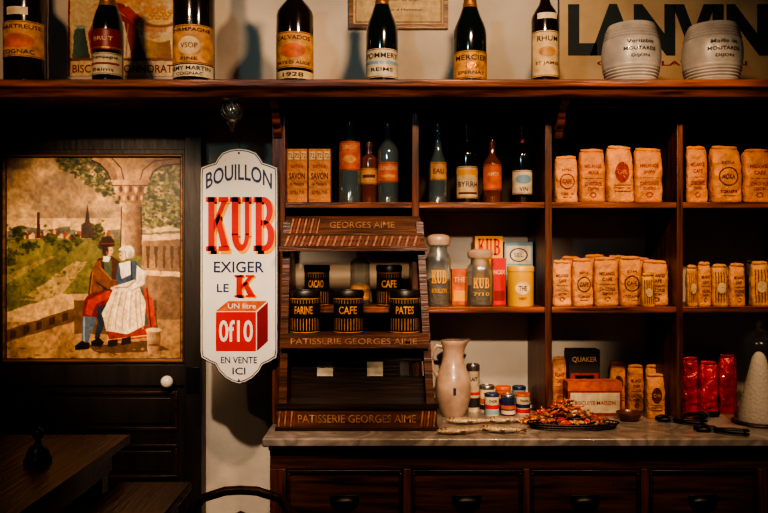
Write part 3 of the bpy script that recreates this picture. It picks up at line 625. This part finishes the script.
def tin(name,px,top,wpx,d,zb,m,band=None,texts=(),lid='steel',bands=()):
    r=wpx/F*d/2; cx=X(px,d); H=Z(top,d)-zb; b=B()
    b.lathe([(zb,r*.97),(zb+.003,r),(zb+.86*H,r),(zb+.865*H,r*1.04),(zb+.97*H,r*1.04),(zb+H,r*.98),(zb+H*1.0,r*.8),(zb+H*.985,r*.78)],cx,d,m,32,(lambda i: m if i<2 else lid))
    f=cyl(cx,d,r); g=cyl(cx,d,r,.0016)
    for (t0,t1,bm_) in bands: b.patch(f,-math.pi*r*.99,math.pi*r*.99,zb+t0*H,zb+t1*H,bm_,40,1)
    for (s,t,hh,ww,tm) in texts:
        if s=='o': b.oval(g,0,zb+t*H,ww*r,hh*H,tm)
        else: b.text(s,0,zb+t*H,ww*r,hh*H,tm,cyl(cx,d,r,.0024),.02)
    return b.done(name,(cx,d,zb))
tin('yellow_tea_tin',520.5,266,26,3.13,s2,'yellow',texts=(('o',.45,.16,.6,'cream'),('THE',.45,.12,.6,'ink'),('VERT',.2,.06,.6,'redink')),lid='yellow')
b=B(); d=3.3; cx=X(517,d); x0,x1=X(503,d),X(531,d); b.box(x0,x1,d-.04,d+.04,s2,Z(242,d),'lblue')
b.box(x0+.008,x1-.008,d-.042,d-.04,Z(264,d),Z(246,d),'labw'); b.oval(flat(d-.0425),cx,Z(255,d),.04,.03,'blue',hole=.85); b.text('SEL',cx,Z(255,d),.04,.018,'blue',flat(d-.0425),.0)
b.done('salt_box',(cx,d,s2),bevel=.003)

def canister(px,top,wpx,d,zb,word):
    H0=Z(top,d)-zb; r=wpx/F*d/2
    par=tin('spice_canister',px,top,wpx,d,zb,'blackpaint',texts=((word,.55,.18,1.2,'ogold'),),lid='blackpaint',bands=((.80,.82,'ogold'),(.03,.05,'ogold')))
    b=B(); f=cyl(X(px,d),d,r,.0014)
    for k in range(-6,7): b.patch(f,k*.2*r-.02*r,k*.2*r+.02*r,zb+.08*H0,zb+.36*H0,'ogold',1,1); b.patch(f,k*.2*r-.02*r,k*.2*r+.02*r,zb+.7*H0,zb+.79*H0,'ogold',1,1)
    b.done('canister_stripes',(X(px,d),d,zb),parent=par)
RY=2.985
rz=Z(334,RY-.05)
for px,wd in ((305,'FARINE'),(348.5,'CAFE'),(404.5,'PATES')): canister(px,290,30,RY,rz,wd)
for px,wd in ((317,'CACAO'),(389,'CAFE')): canister(px,265,25,3.12,s2,wd)
bottle('glass_carafe',360,246,20,3.14,s2,'square','g',[(284,300,70,'laby',[('CHAMANT',291,4,.8,'ink')])])

# ---------------------------------------------------------------- display rack
b=B(); y0=2.935; y1=3.046
M['rack']=wood('rack_wood',(46,26,17),(98,58,39)); M['rackd']=wood('rack_wood_dark',(24,15,11),(50,31,22)); M['stripe_r']=mat('faded_red_stripe',(106,44,33),rough=.6,var=.35,scale=30); M['stripe_c']=mat('faded_cream_stripe',(138,96,68),rough=.6,var=.45,scale=50)
for sgn,(pb0,pb1,pt0,pt1) in ((1,(278,286,284,291)),(-1,(428,436,416,423))):
    zb,zt_=CT,Z(222,3.0)
    vs=[(X(pb0,y0),y0,zb),(X(pb1,y0),y0,zb),(X(pb1,y0),y1,zb),(X(pb0,y0),y1,zb),(X(pt0,3.0),2.985,zt_),(X(pt1,3.0),2.985,zt_),(X(pt1,3.0),y1,zt_),(X(pt0,3.0),y1,zt_)]
    b.add(vs,[(0,3,2,1),(4,5,6,7),(0,1,5,4),(1,2,6,5),(2,3,7,6),(3,0,4,7)],'rack')
xa,xb=X(277,y0),X(437,y0); b.box(xa,xb,y0-.006,y1,CT,Z(408,y0),'rack'); b.box(xa-.006,xb+.006,y0-.016,y1,Z(408,y0),Z(403,y0),'rackd'); b.box(xa-.006,xb+.006,y0-.016,y1,CT,CT+.012,'rackd')
f=flat(y0-.0075); zc=(CT+Z(408,y0))/2+.003; hh=(Z(410,y0)-CT-.018)
def stripes(x0,x1,z0,z1,n,fn,m1,m2,lean=1):
    w=(x1-x0)/n
    for i in range(n):
        xx=x0+i*w; b.add([fn(xx,z0),fn(xx+w*.5,z0),fn(min(xx+w*.5+lean*w*.5,x1),z1),fn(min(xx+lean*w*.5,x1),z1)],[(0,1,2,3)],m1 if i%2 else m2)
b.text('PATISSERIE GEORGES AIME',X(357,y0),zc,118*y0/F,8*y0/F,'stripe_c',f,.01)
stripes(xa+.004,xa+.075,zc-hh/2,zc+hh/2,6,f,'stripe_r','stripe_c'); stripes(xb-.065,xb-.004,zc-hh/2,zc+hh/2,5,f,'stripe_r','stripe_c')
xa,xb=X(281,y0),X(428,y0); b.box(xa,xb,y0,y1,rz-.014,rz,'rack'); b.box(xa-.003,xb+.003,y0-.01,y0,Z(348,y0),rz+.004,'rack')
f=flat(y0-.0115); b.text('PATISSERIE GEORGES AIME',X(354,y0),(Z(348,y0)+rz)/2,126*y0/F,6*y0/F,'stripe_c',f,.01)
bz0,bz1=Z(404,y0),Z(349,y0); sz0,sz1=Z(376,3.04),Z(361,3.04)
b.box(X(286,y0),X(428,y0),y1-.012,y1,sz1,bz1,'rackd'); b.box(X(286,y0),X(428,y0),y1-.012,y1,bz0,sz0,'rackd')
for a,c in ((286,317),(333,367),(383,400)): b.box(X(a,3.04),X(c,3.04),y1-.012,y1,sz0,sz1,'rackd')
for c in (325,375): b.box(X(c-8.5,3.04),X(c+8.5,3.04),y1-.006,y1-.003,sz0,sz1,'labw')  # pale cards fill the openings in place of lit wall seen through
za,zb=Z(248,2.94),Z(216,3.02); ya,yb=2.94,3.03
hx0,hx1,tx0,tx1=X(280,2.94),X(426,2.94),X(286,3.02),X(420,3.02)
b.add([(hx0,ya,za),(hx1,ya,za),(tx1,yb,zb),(tx0,yb,zb),(hx0,ya+.012,za-.004),(hx1,ya+.012,za-.004),(tx1,yb+.012,zb-.004),(tx0,yb+.012,zb-.004)],[(0,1,2,3),(7,6,5,4),(0,4,5,1),(1,5,6,2),(2,6,7,3),(3,7,4,0)],'rack')
def hf(x,z):
    t=(z-za)/(zb-za); return (x,ya+(yb-ya)*t-.003,z)
zm=za+(zb-za)*.42
stripes(hx0+.015,hx1-.02,za+.008,zm-.006,34,hf,'stripe_r','stripe_c',1.6); stripes(hx0+.03,hx0+.15,zm+.004,zb-.01,9,hf,'stripe_r','stripe_c',1.6)
b.text('GEORGES AIME',X(362,2.98),za+(zb-za)*.72,.26,.026,'stripe_c',hf,.01)
b.box(hx0-.004,hx1+.004,ya-.006,ya+.01,za-.012,za+.006,'rack')
b.done('wooden_display_rack',(X(357,y0),y0,CT),bevel=.0015)

# ---------------------------------------------------------------- pitcher
b=B(); d=3.2; cx=X(453,d); u=d/F; H=Z(340,d)-CT
ky=[(0,.60),(.02,.66),(.06,.72),(.14,.86),(.25,.97),(.36,1.0),(.46,.98),(.54,.90),(.62,.76),(.70,.64),(.78,.58),(.86,.57),(.94,.63),(.99,.70),(1,.68)]
r=18*u; seg=36; R=[]
for t,k in ky:
    ring=[]
    for j in range(seg):
        a=2*math.pi*j/seg; rr_=k*r
        if t>.8: rr_*=1+.4*max(0,math.cos(a))**10*(t-.8)/.2
        ring.append((cx+rr_*math.cos(a),d+rr_*math.sin(a),CT+t*H+(.006*max(0,math.cos(a))**6 if t>.9 else 0)))
    R.append(ring)
for t,k in ((.96,.56),(.8,.48)):
    R.append([(cx+k*r*math.cos(2*math.pi*j/seg),d+k*r*math.sin(2*math.pi*j/seg),CT+t*H) for j in range(seg)])
b.rings(R,'stone')
b.tube([(cx-.58*r,d,CT+.91*H),(cx-.9*r,d,CT+.93*H),(cx-1.15*r,d,CT+.86*H),(cx-1.2*r,d,CT+.74*H),(cx-1.1*r,d,CT+.62*H),(cx-.85*r,d,CT+.52*H)],[.009,.010,.009,.008,.008,.010],'stone',10)
f=cyl(cx,d,r*1.0,.001); b.text('1',0,CT+.36*H,.012,.03,'dteal',f,.01)
b.done('stoneware_pitcher',(cx,d,CT),rot=0)
tin('tall_food_tin',473,364,13,3.3,CT,'labw',texts=(('LAIT',.7,.08,1.1,'ink'),),bands=((.1,.3,'ink'),(.36,.42,'red')))
for i,(px,top,w,dd,m,b1,b2) in enumerate([(487,384,15,3.31,'labw','blue','orange'),(503,385,15,3.33,'orange','labw','blue'),(492,392,14,3.22,'labw','lblue','red'),(508,393,14,3.22,'blue','labw','orange'),(523,392,14,3.25,'labw','red','blue'),(519,385,13,3.36,'lblue','labw','orange')]):
    tin('small_food_tin',px,top+1,w,dd,CT,m,bands=((.08,.26,b1),(.32,.5,b2)),texts=(('THON',.68,.12,1.1,'ink'),),lid=('steel','orange','blue')[i%3])
for i,(px,py,c,c2,a) in enumerate([(481,410,'lblue','red',.3),(500,411,'orange','blue',-.25),(518,412,'labw','lblue',.2),(534,409,'blue','labw',-.4)]):
    dd=(CZ-CT)*F/(py-256.5); x=X(px,dd); b=B(); b.box(x-.03,x+.03,dd-.018,dd+.018,CT,CT+.028,c); b.box(x-.022,x+.022,dd-.0188,dd-.018,CT+.006,CT+.022,c2); b.box(x-.022,x+.022,dd-.012,dd+.012,CT+.028,CT+.0286,c2)
    b.done('small_food_packet',(x,dd,CT),bevel=.002,rot=a)
carton('oats_carton',569,600,350,3.31,CT,.08,'ink',[('r',.05,.95,.05,.62,'redink'),('r',.2,.8,.1,.58,'cream'),('o',.5,.36,.2,.18,'redink'),('t','QUAKER',.5,.84,.8,.1,'cream'),('t','OATS',.5,.15,.35,.06,'ink')])
b=B(); d=3.2; x0,x1=X(568,d),X(622,d); b.box(x0,x1,d,d+.085,CT,Z(390,d),'redink'); z1=Z(390,d); f=flat(d-.001)
b.box(x0-.001,x1+.001,d-.001,d+.086,z1-.004,z1+.034,'orange'); b.box(x0+.01,x1-.01,d-.0018,d,CT+.012,z1-.012,'labw'); b.text('BISCUITS MAISON',(x0+x1)/2,(CT+z1)/2,(x1-x0)*.75,.016,'redink',flat(d-.0024),.01)
b.done('biscuit_box',((x0+x1)/2,d,CT),bevel=.002)
# ---------------------------------------------------------------- fish
def fish(px,py,L,ang,sc=1.0):
    dd=(CZ-CT)*F/(py-256.5); cx=X(px,dd); b=B(); z0=CT+.0145*sc; R=[]
    for t,wy_,wz in [(-.5,.002,.002),(-.47,.010,.006),(-.40,.017,.010),(-.28,.023,.0135),(-.1,.025,.0138),(.1,.020,.012),(.25,.012,.009),(.36,.006,.006),(.4,.006,.004)]:
        R.append([(cx+t*L,dd+sc*wy_*math.cos(a)+.12*(t*t)*.05,z0+sc*wz*math.sin(a)) for a in [2*math.pi*j/14 for j in range(14)]])
    b.rings(R,'fish'); kb=b.mi('fishb')
    for i in range(8):
        for j in (0,1,2,12,13): b.m[i*14+j]=kb
    b.prism([(cx+.38*L,dd-.005),(cx+.5*L,dd-.024*sc),(cx+.46*L,dd),(cx+.5*L,dd+.024*sc),(cx+.38*L,dd+.005)],'z',z0-.0015,z0+.0015,'fishb')
    b.prism([(cx-.12*L,dd+.022*sc),(cx+.0*L,dd+.036*sc),(cx+.1*L,dd+.032*sc),(cx+.08*L,dd+.018*sc)],'z',z0-.0015,z0+.0015,'fishb')
    b.prism([(cx-.08*L,dd-.020*sc),(cx+.02*L,dd-.033*sc),(cx+.05*L,dd-.019*sc)],'z',z0-.0015,z0+.0015,'fishb')
    b.ell((cx-.41*L,dd-.004,z0+.0095*sc),(.004,.004,.0025),'ink',8,5)
    b.tube([(cx-.34*L,dd-.018*sc,z0+.008),(cx-.325*L,dd-.004,z0+.0135*sc),(cx-.34*L,dd+.012*sc,z0+.011*sc)],.0012,'fishb',5)
    b.done('dried_fish',(cx,dd,CT),rot=ang)
fish(462,434,.20,.16); fish(503,433,.18,-.20); fish(470,424,.20,-.05); fish(507,423,.17,.12)
# ---------------------------------------------------------------- tray & sweets
b=B(); d=2.97; cx=X(573,d); rx,ry=.165,.055
for t,zz in ((1,.004),(1.05,.014),(1.1,.024)):
    b.tube([(cx+rx*t*math.cos(a),d+ry*t*math.sin(a),CT+zz) for a in np.linspace(0,2*math.pi,40)],.0028,'black',6,False)
for i in range(40):
    a=2*math.pi*i/40; b.tube([(cx+rx*math.cos(a),d+ry*math.sin(a),CT+.003),(cx+1.1*rx*math.cos(a+.08),d+1.1*ry*math.sin(a+.08),CT+.024)],.0016,'black',5)
b.lathe([(CT+.001,.98),(CT+.004,.98)],0,0,'black',32); n0=len(b.v)-64
for k in range(n0,len(b.v)): v=b.v[k]; b.v[k]=(cx+v[0]*rx,d+v[1]*ry,v[2])
b.done('wire_tray',(cx,d,CT))
b=B(); M['cand1']=mat('candy_orange',(190,80,34),rough=.3,coat=.4); M['cand2']=mat('candy_brown',(130,58,30),rough=.3,coat=.4); M['cand3']=mat('candy_clear_wrap',(190,150,112),rough=.2,coat=.6)
for i in range(210):
    a=random.uniform(0,6.28); q=random.random()**.6; px_=cx-.015+q*.165*math.cos(a); py_=3.055+q*.055*math.sin(a); hz=CT+.010+.095*(1-q)*random.random()
    m=random.choice(['cand1','cand1','cand2','cand2','red','laby','orange','cand3']); th_=random.uniform(0,3.14); c,s_=math.cos(th_),math.sin(th_)
    n0=len(b.v); b.ell((0,0,0),(.016,.009,.008),m,8,5)
    for e in(-1,1): b.add([(e*.014,0,0),(e*.030,-.010,.005),(e*.026,0,-.003),(e*.030,.010,.005)],[(0,1,2),(0,2,3)],'cand3' if i%2 else m)
    tl=random.uniform(-.5,.5)*(hz>CT+.03)
    for k in range(n0,len(b.v)): v=b.v[k]; b.v[k]=(px_+v[0]*c-v[1]*s_,py_+v[0]*s_+v[1]*c,max(CT+.001,hz+v[2]+v[0]*tl))
b.done('wrapped_sweets_pile',(cx,3.055,CT))
b=B(); d=3.11; cx=X(629,d); M['terra']=mat('brown_bowl',(96,52,30),rough=.35,coat=.3)
b.lathe([(CT,.03),(CT+.004,.034),(CT+.02,.048),(CT+.034,.053),(CT+.036,.05),(CT+.02,.042),(CT+.012,.02)],cx,d,'terra',28); b.done('small_bowl',(cx,d,CT))
def nippers(px,py,ang,name='sugar_nippers'):
    dd=(CZ-CT)*F/(py-256.5); cx=X(px,dd); b=B(); z=CT+.011
    for s_ in (1,-1):
        P=[(-.11,s_*.026),(-.07,s_*.032),(-.03,s_*.02),(0,0),(.02,-s_*.016),(.045,-s_*.022),(.065,-s_*.003)]
        b.tube([(cx+a,dd+c,z+s_*.002) for a,c in P],[.007,.008,.008,.010,.012,.010,.004],'black',8)
        b.tube([(cx-.11,dd+s_*.026,z),(cx-.125,dd+s_*.036,z),(cx-.13,dd+s_*.03,z)],[.007,.006,.003],'black',8)
    b.lathe([(CT+.001,.015),(CT+.022,.015),(CT+.025,.010)],cx,dd,'steel',14)
    b.done(name,(cx,dd,CT),rot=ang)
nippers(672,422,2.6); nippers(712,432,-.45+3.14); nippers(706,417,.5)
# ---------------------------------------------------------------- sugar loaf with cloche
b=B(); d=3.06; cx=X(759,d)
b.lathe([(CT+.012,.078),(CT+.03,.079),(CT+.1,.066),(CT+.2,.043),(CT+.27,.026),(CT+.288,.014),(CT+.292,.004)],cx,d,'sugar',32); b.done('sugar_loaf',(cx,d,CT+.012))
b=B(); b.lathe([(CT,.104),(CT+.008,.104),(CT+.012,.10)],cx,d,'wood_d',32)
b.done('wooden_cloche_base',(cx,d,CT))
b=B(); pr=[(CT+.0125,.095),(CT+.2,.095),(CT+.28,.094),(CT+.33,.085),(CT+.365,.06),(CT+.38,.03),(CT+.385,.012),(CT+.392,.008),(CT+.40,.016),(CT+.412,.018),(CT+.42,.01),(CT+.423,.001)]
b.lathe(pr,cx,d,'gn',36,cap=False); b.done('glass_cloche',(cx,d,CT+.0125))

# ---------------------------------------------------------------- tables & chair
b=B(); TH=.92; x1=-.94; x0=-1.95; y0,y1=1.75,2.78
b.box(x0,x1,y0,y1,TH-.03,TH,'table'); b.box(x0+.05,x1-.05,y0+.05,y1-.05,TH-.12,TH-.03,'wood_d')
for k in range(1,6): xx=x0+k*(x1-x0)/6; b.box(xx-.0012,xx+.0012,y0,y1,TH-.001,TH+.0004,'ink')
for xx in (x0+.06,x1-.12):
    for yy in (y0+.06,y1-.12): b.box(xx,xx+.06,yy,yy+.06,0,TH-.03,'wood_dv')
b.done('dark_wooden_table',((x0+x1)/2,2.2,0),bevel=.006)
b=B(); d=2.40; cx=X(38,d); H=(Z(427,d)-TH); r=.042
b.lathe([(TH+a*H,c*r) for a,c in [(0,.95),(.03,1),(.12,1.0),(.18,.85),(.3,.8),(.42,.66),(.5,.35),(.56,.22),(.66,.2),(.7,.34),(.8,.46),(.9,.4),(.97,.2),(1,.04)]],cx,d,'black',28); b.done('counter_bell',(cx,d,TH))
b=B(); SH=.80; x0,x1,y0,y1=-.925,-.665,2.0,2.60
b.box(x0,x1,y0,y1,SH-.03,SH,'table'); b.box(x0+.03,x1-.03,y0+.03,y1-.03,SH-.1,SH-.03,'wood_d')
for xx in (x0+.03,x1-.07):
    for yy in (y0+.03,y1-.07): b.box(xx,xx+.04,yy,yy+.04,0,SH-.03,'wood_dv')
b.done('small_wooden_table',((x0+x1)/2,2.3,0),bevel=.006)
b=B(); d=2.36; cx=-.45; TZc=.845
hoop=[(cx-.17,d,.0),(cx-.175,d,.45),(cx-.185,d,.65),(cx-.17,d,.76),(cx-.12,d,.82),(cx-.05,d,TZc-.003),(cx,d,TZc),(cx+.05,d,TZc-.003),(cx+.12,d,.82),(cx+.17,d,.76),(cx+.185,d,.65),(cx+.175,d,.45),(cx+.17,d,0)]
b.tube(hoop,.014,'woodv',10)
b.tube([(cx-.1,d,.46),(cx-.11,d,.65),(cx-.07,d,.74),(cx,d,.77),(cx+.07,d,.74),(cx+.11,d,.65),(cx+.1,d,.46)],.01,'woodv',8)
b.lathe([(.43,.19),(.44,.205),(.465,.205),(.475,.19)],cx,d-.18,'wood_d',32)
for e in (-1,1): b.tube([(cx+e*.13,d-.31,.44),(cx+e*.17,d-.36,0)],[.017,.012],'wood_dv',10)
b.tube([(cx+.15*math.cos(a),d-.18+.15*math.sin(a),.22) for a in np.linspace(0,2*math.pi,30)],.008,'wood_dv',8,False)
b.done('bentwood_chair',(cx,d-.18,0))

# ---------------------------------------------------------------- lights
def spot(loc,tgt,power,ang,col,rad=.05,blend=.7):
    L=bpy.data.lights.new('spot_light','SPOT'); L.energy=power; L.spot_size=math.radians(ang); L.spot_blend=blend; L.color=col; L.shadow_soft_size=rad
    o=bpy.data.objects.new('spot_light',L); o.location=loc; o.rotation_euler=(Vector(tgt)-Vector(loc)).to_track_quat('-Z','Y').to_euler(); bpy.context.scene.collection.objects.link(o)
warm=(1,.66,.40)
spot((.35,1.6,2.85),(.35,3.3,1.95),84,95,warm,.07)                   # top shelf + upper bags
spot((-1.0,1.5,2.85),(-1.1,3.3,2.45),50,60,warm,.05,.8)              # added spot to brighten the top-left poster
spot((1.2,1.5,2.85),(1.05,3.2,1.30),112,56,warm,.05,.9)              # right bags
spot((.25,-.2,2.75),(.42,3.3,1.22),300,19,(1,.76,.55),.05,.9)        # frontal pool on centre
spot((-.15,1.3,2.9),(-.1,3.1,1.1),85,46,warm,.05,.9)                 # rack
spot((-.5,1.1,2.7),(-.62,3.0,1.25),150,34,(1,.80,.62),.04,.9)        # sign
spot((-1.2,.6,2.6),(-1.22,3.3,1.58),290,27,(1,.70,.46),.06,.9)       # painting
spot((-1.3,.9,2.7),(-1.2,2.4,.9),26,60,warm,.06,.9)                  # table
spot((-.7,.2,2.7),(.1,3.4,2.6),40,50,(.40,.74,.85),.08,.9)           # added cool spot tinting the upper wall teal, no known source
W=bpy.data.worlds.new('w'); bpy.context.scene.world=W; W.use_nodes=True
W.node_tree.nodes['Background'].inputs[0].default_value=(.10,.20,.24,1); W.node_tree.nodes['Background'].inputs[1].default_value=.14
cam=bpy.data.cameras.new('camera'); cam.sensor_width=36; cam.lens=36*F/768; co=bpy.data.objects.new('camera',cam)
co.location=(0,0,CZ); co.rotation_euler=(math.pi/2,0,0); bpy.context.scene.collection.objects.link(co); bpy.context.scene.camera=co
vs=bpy.context.scene.view_settings
vs.view_transform='AgX'
try: vs.look='AgX - High Contrast'
except Exception: pass
vs.exposure=.32
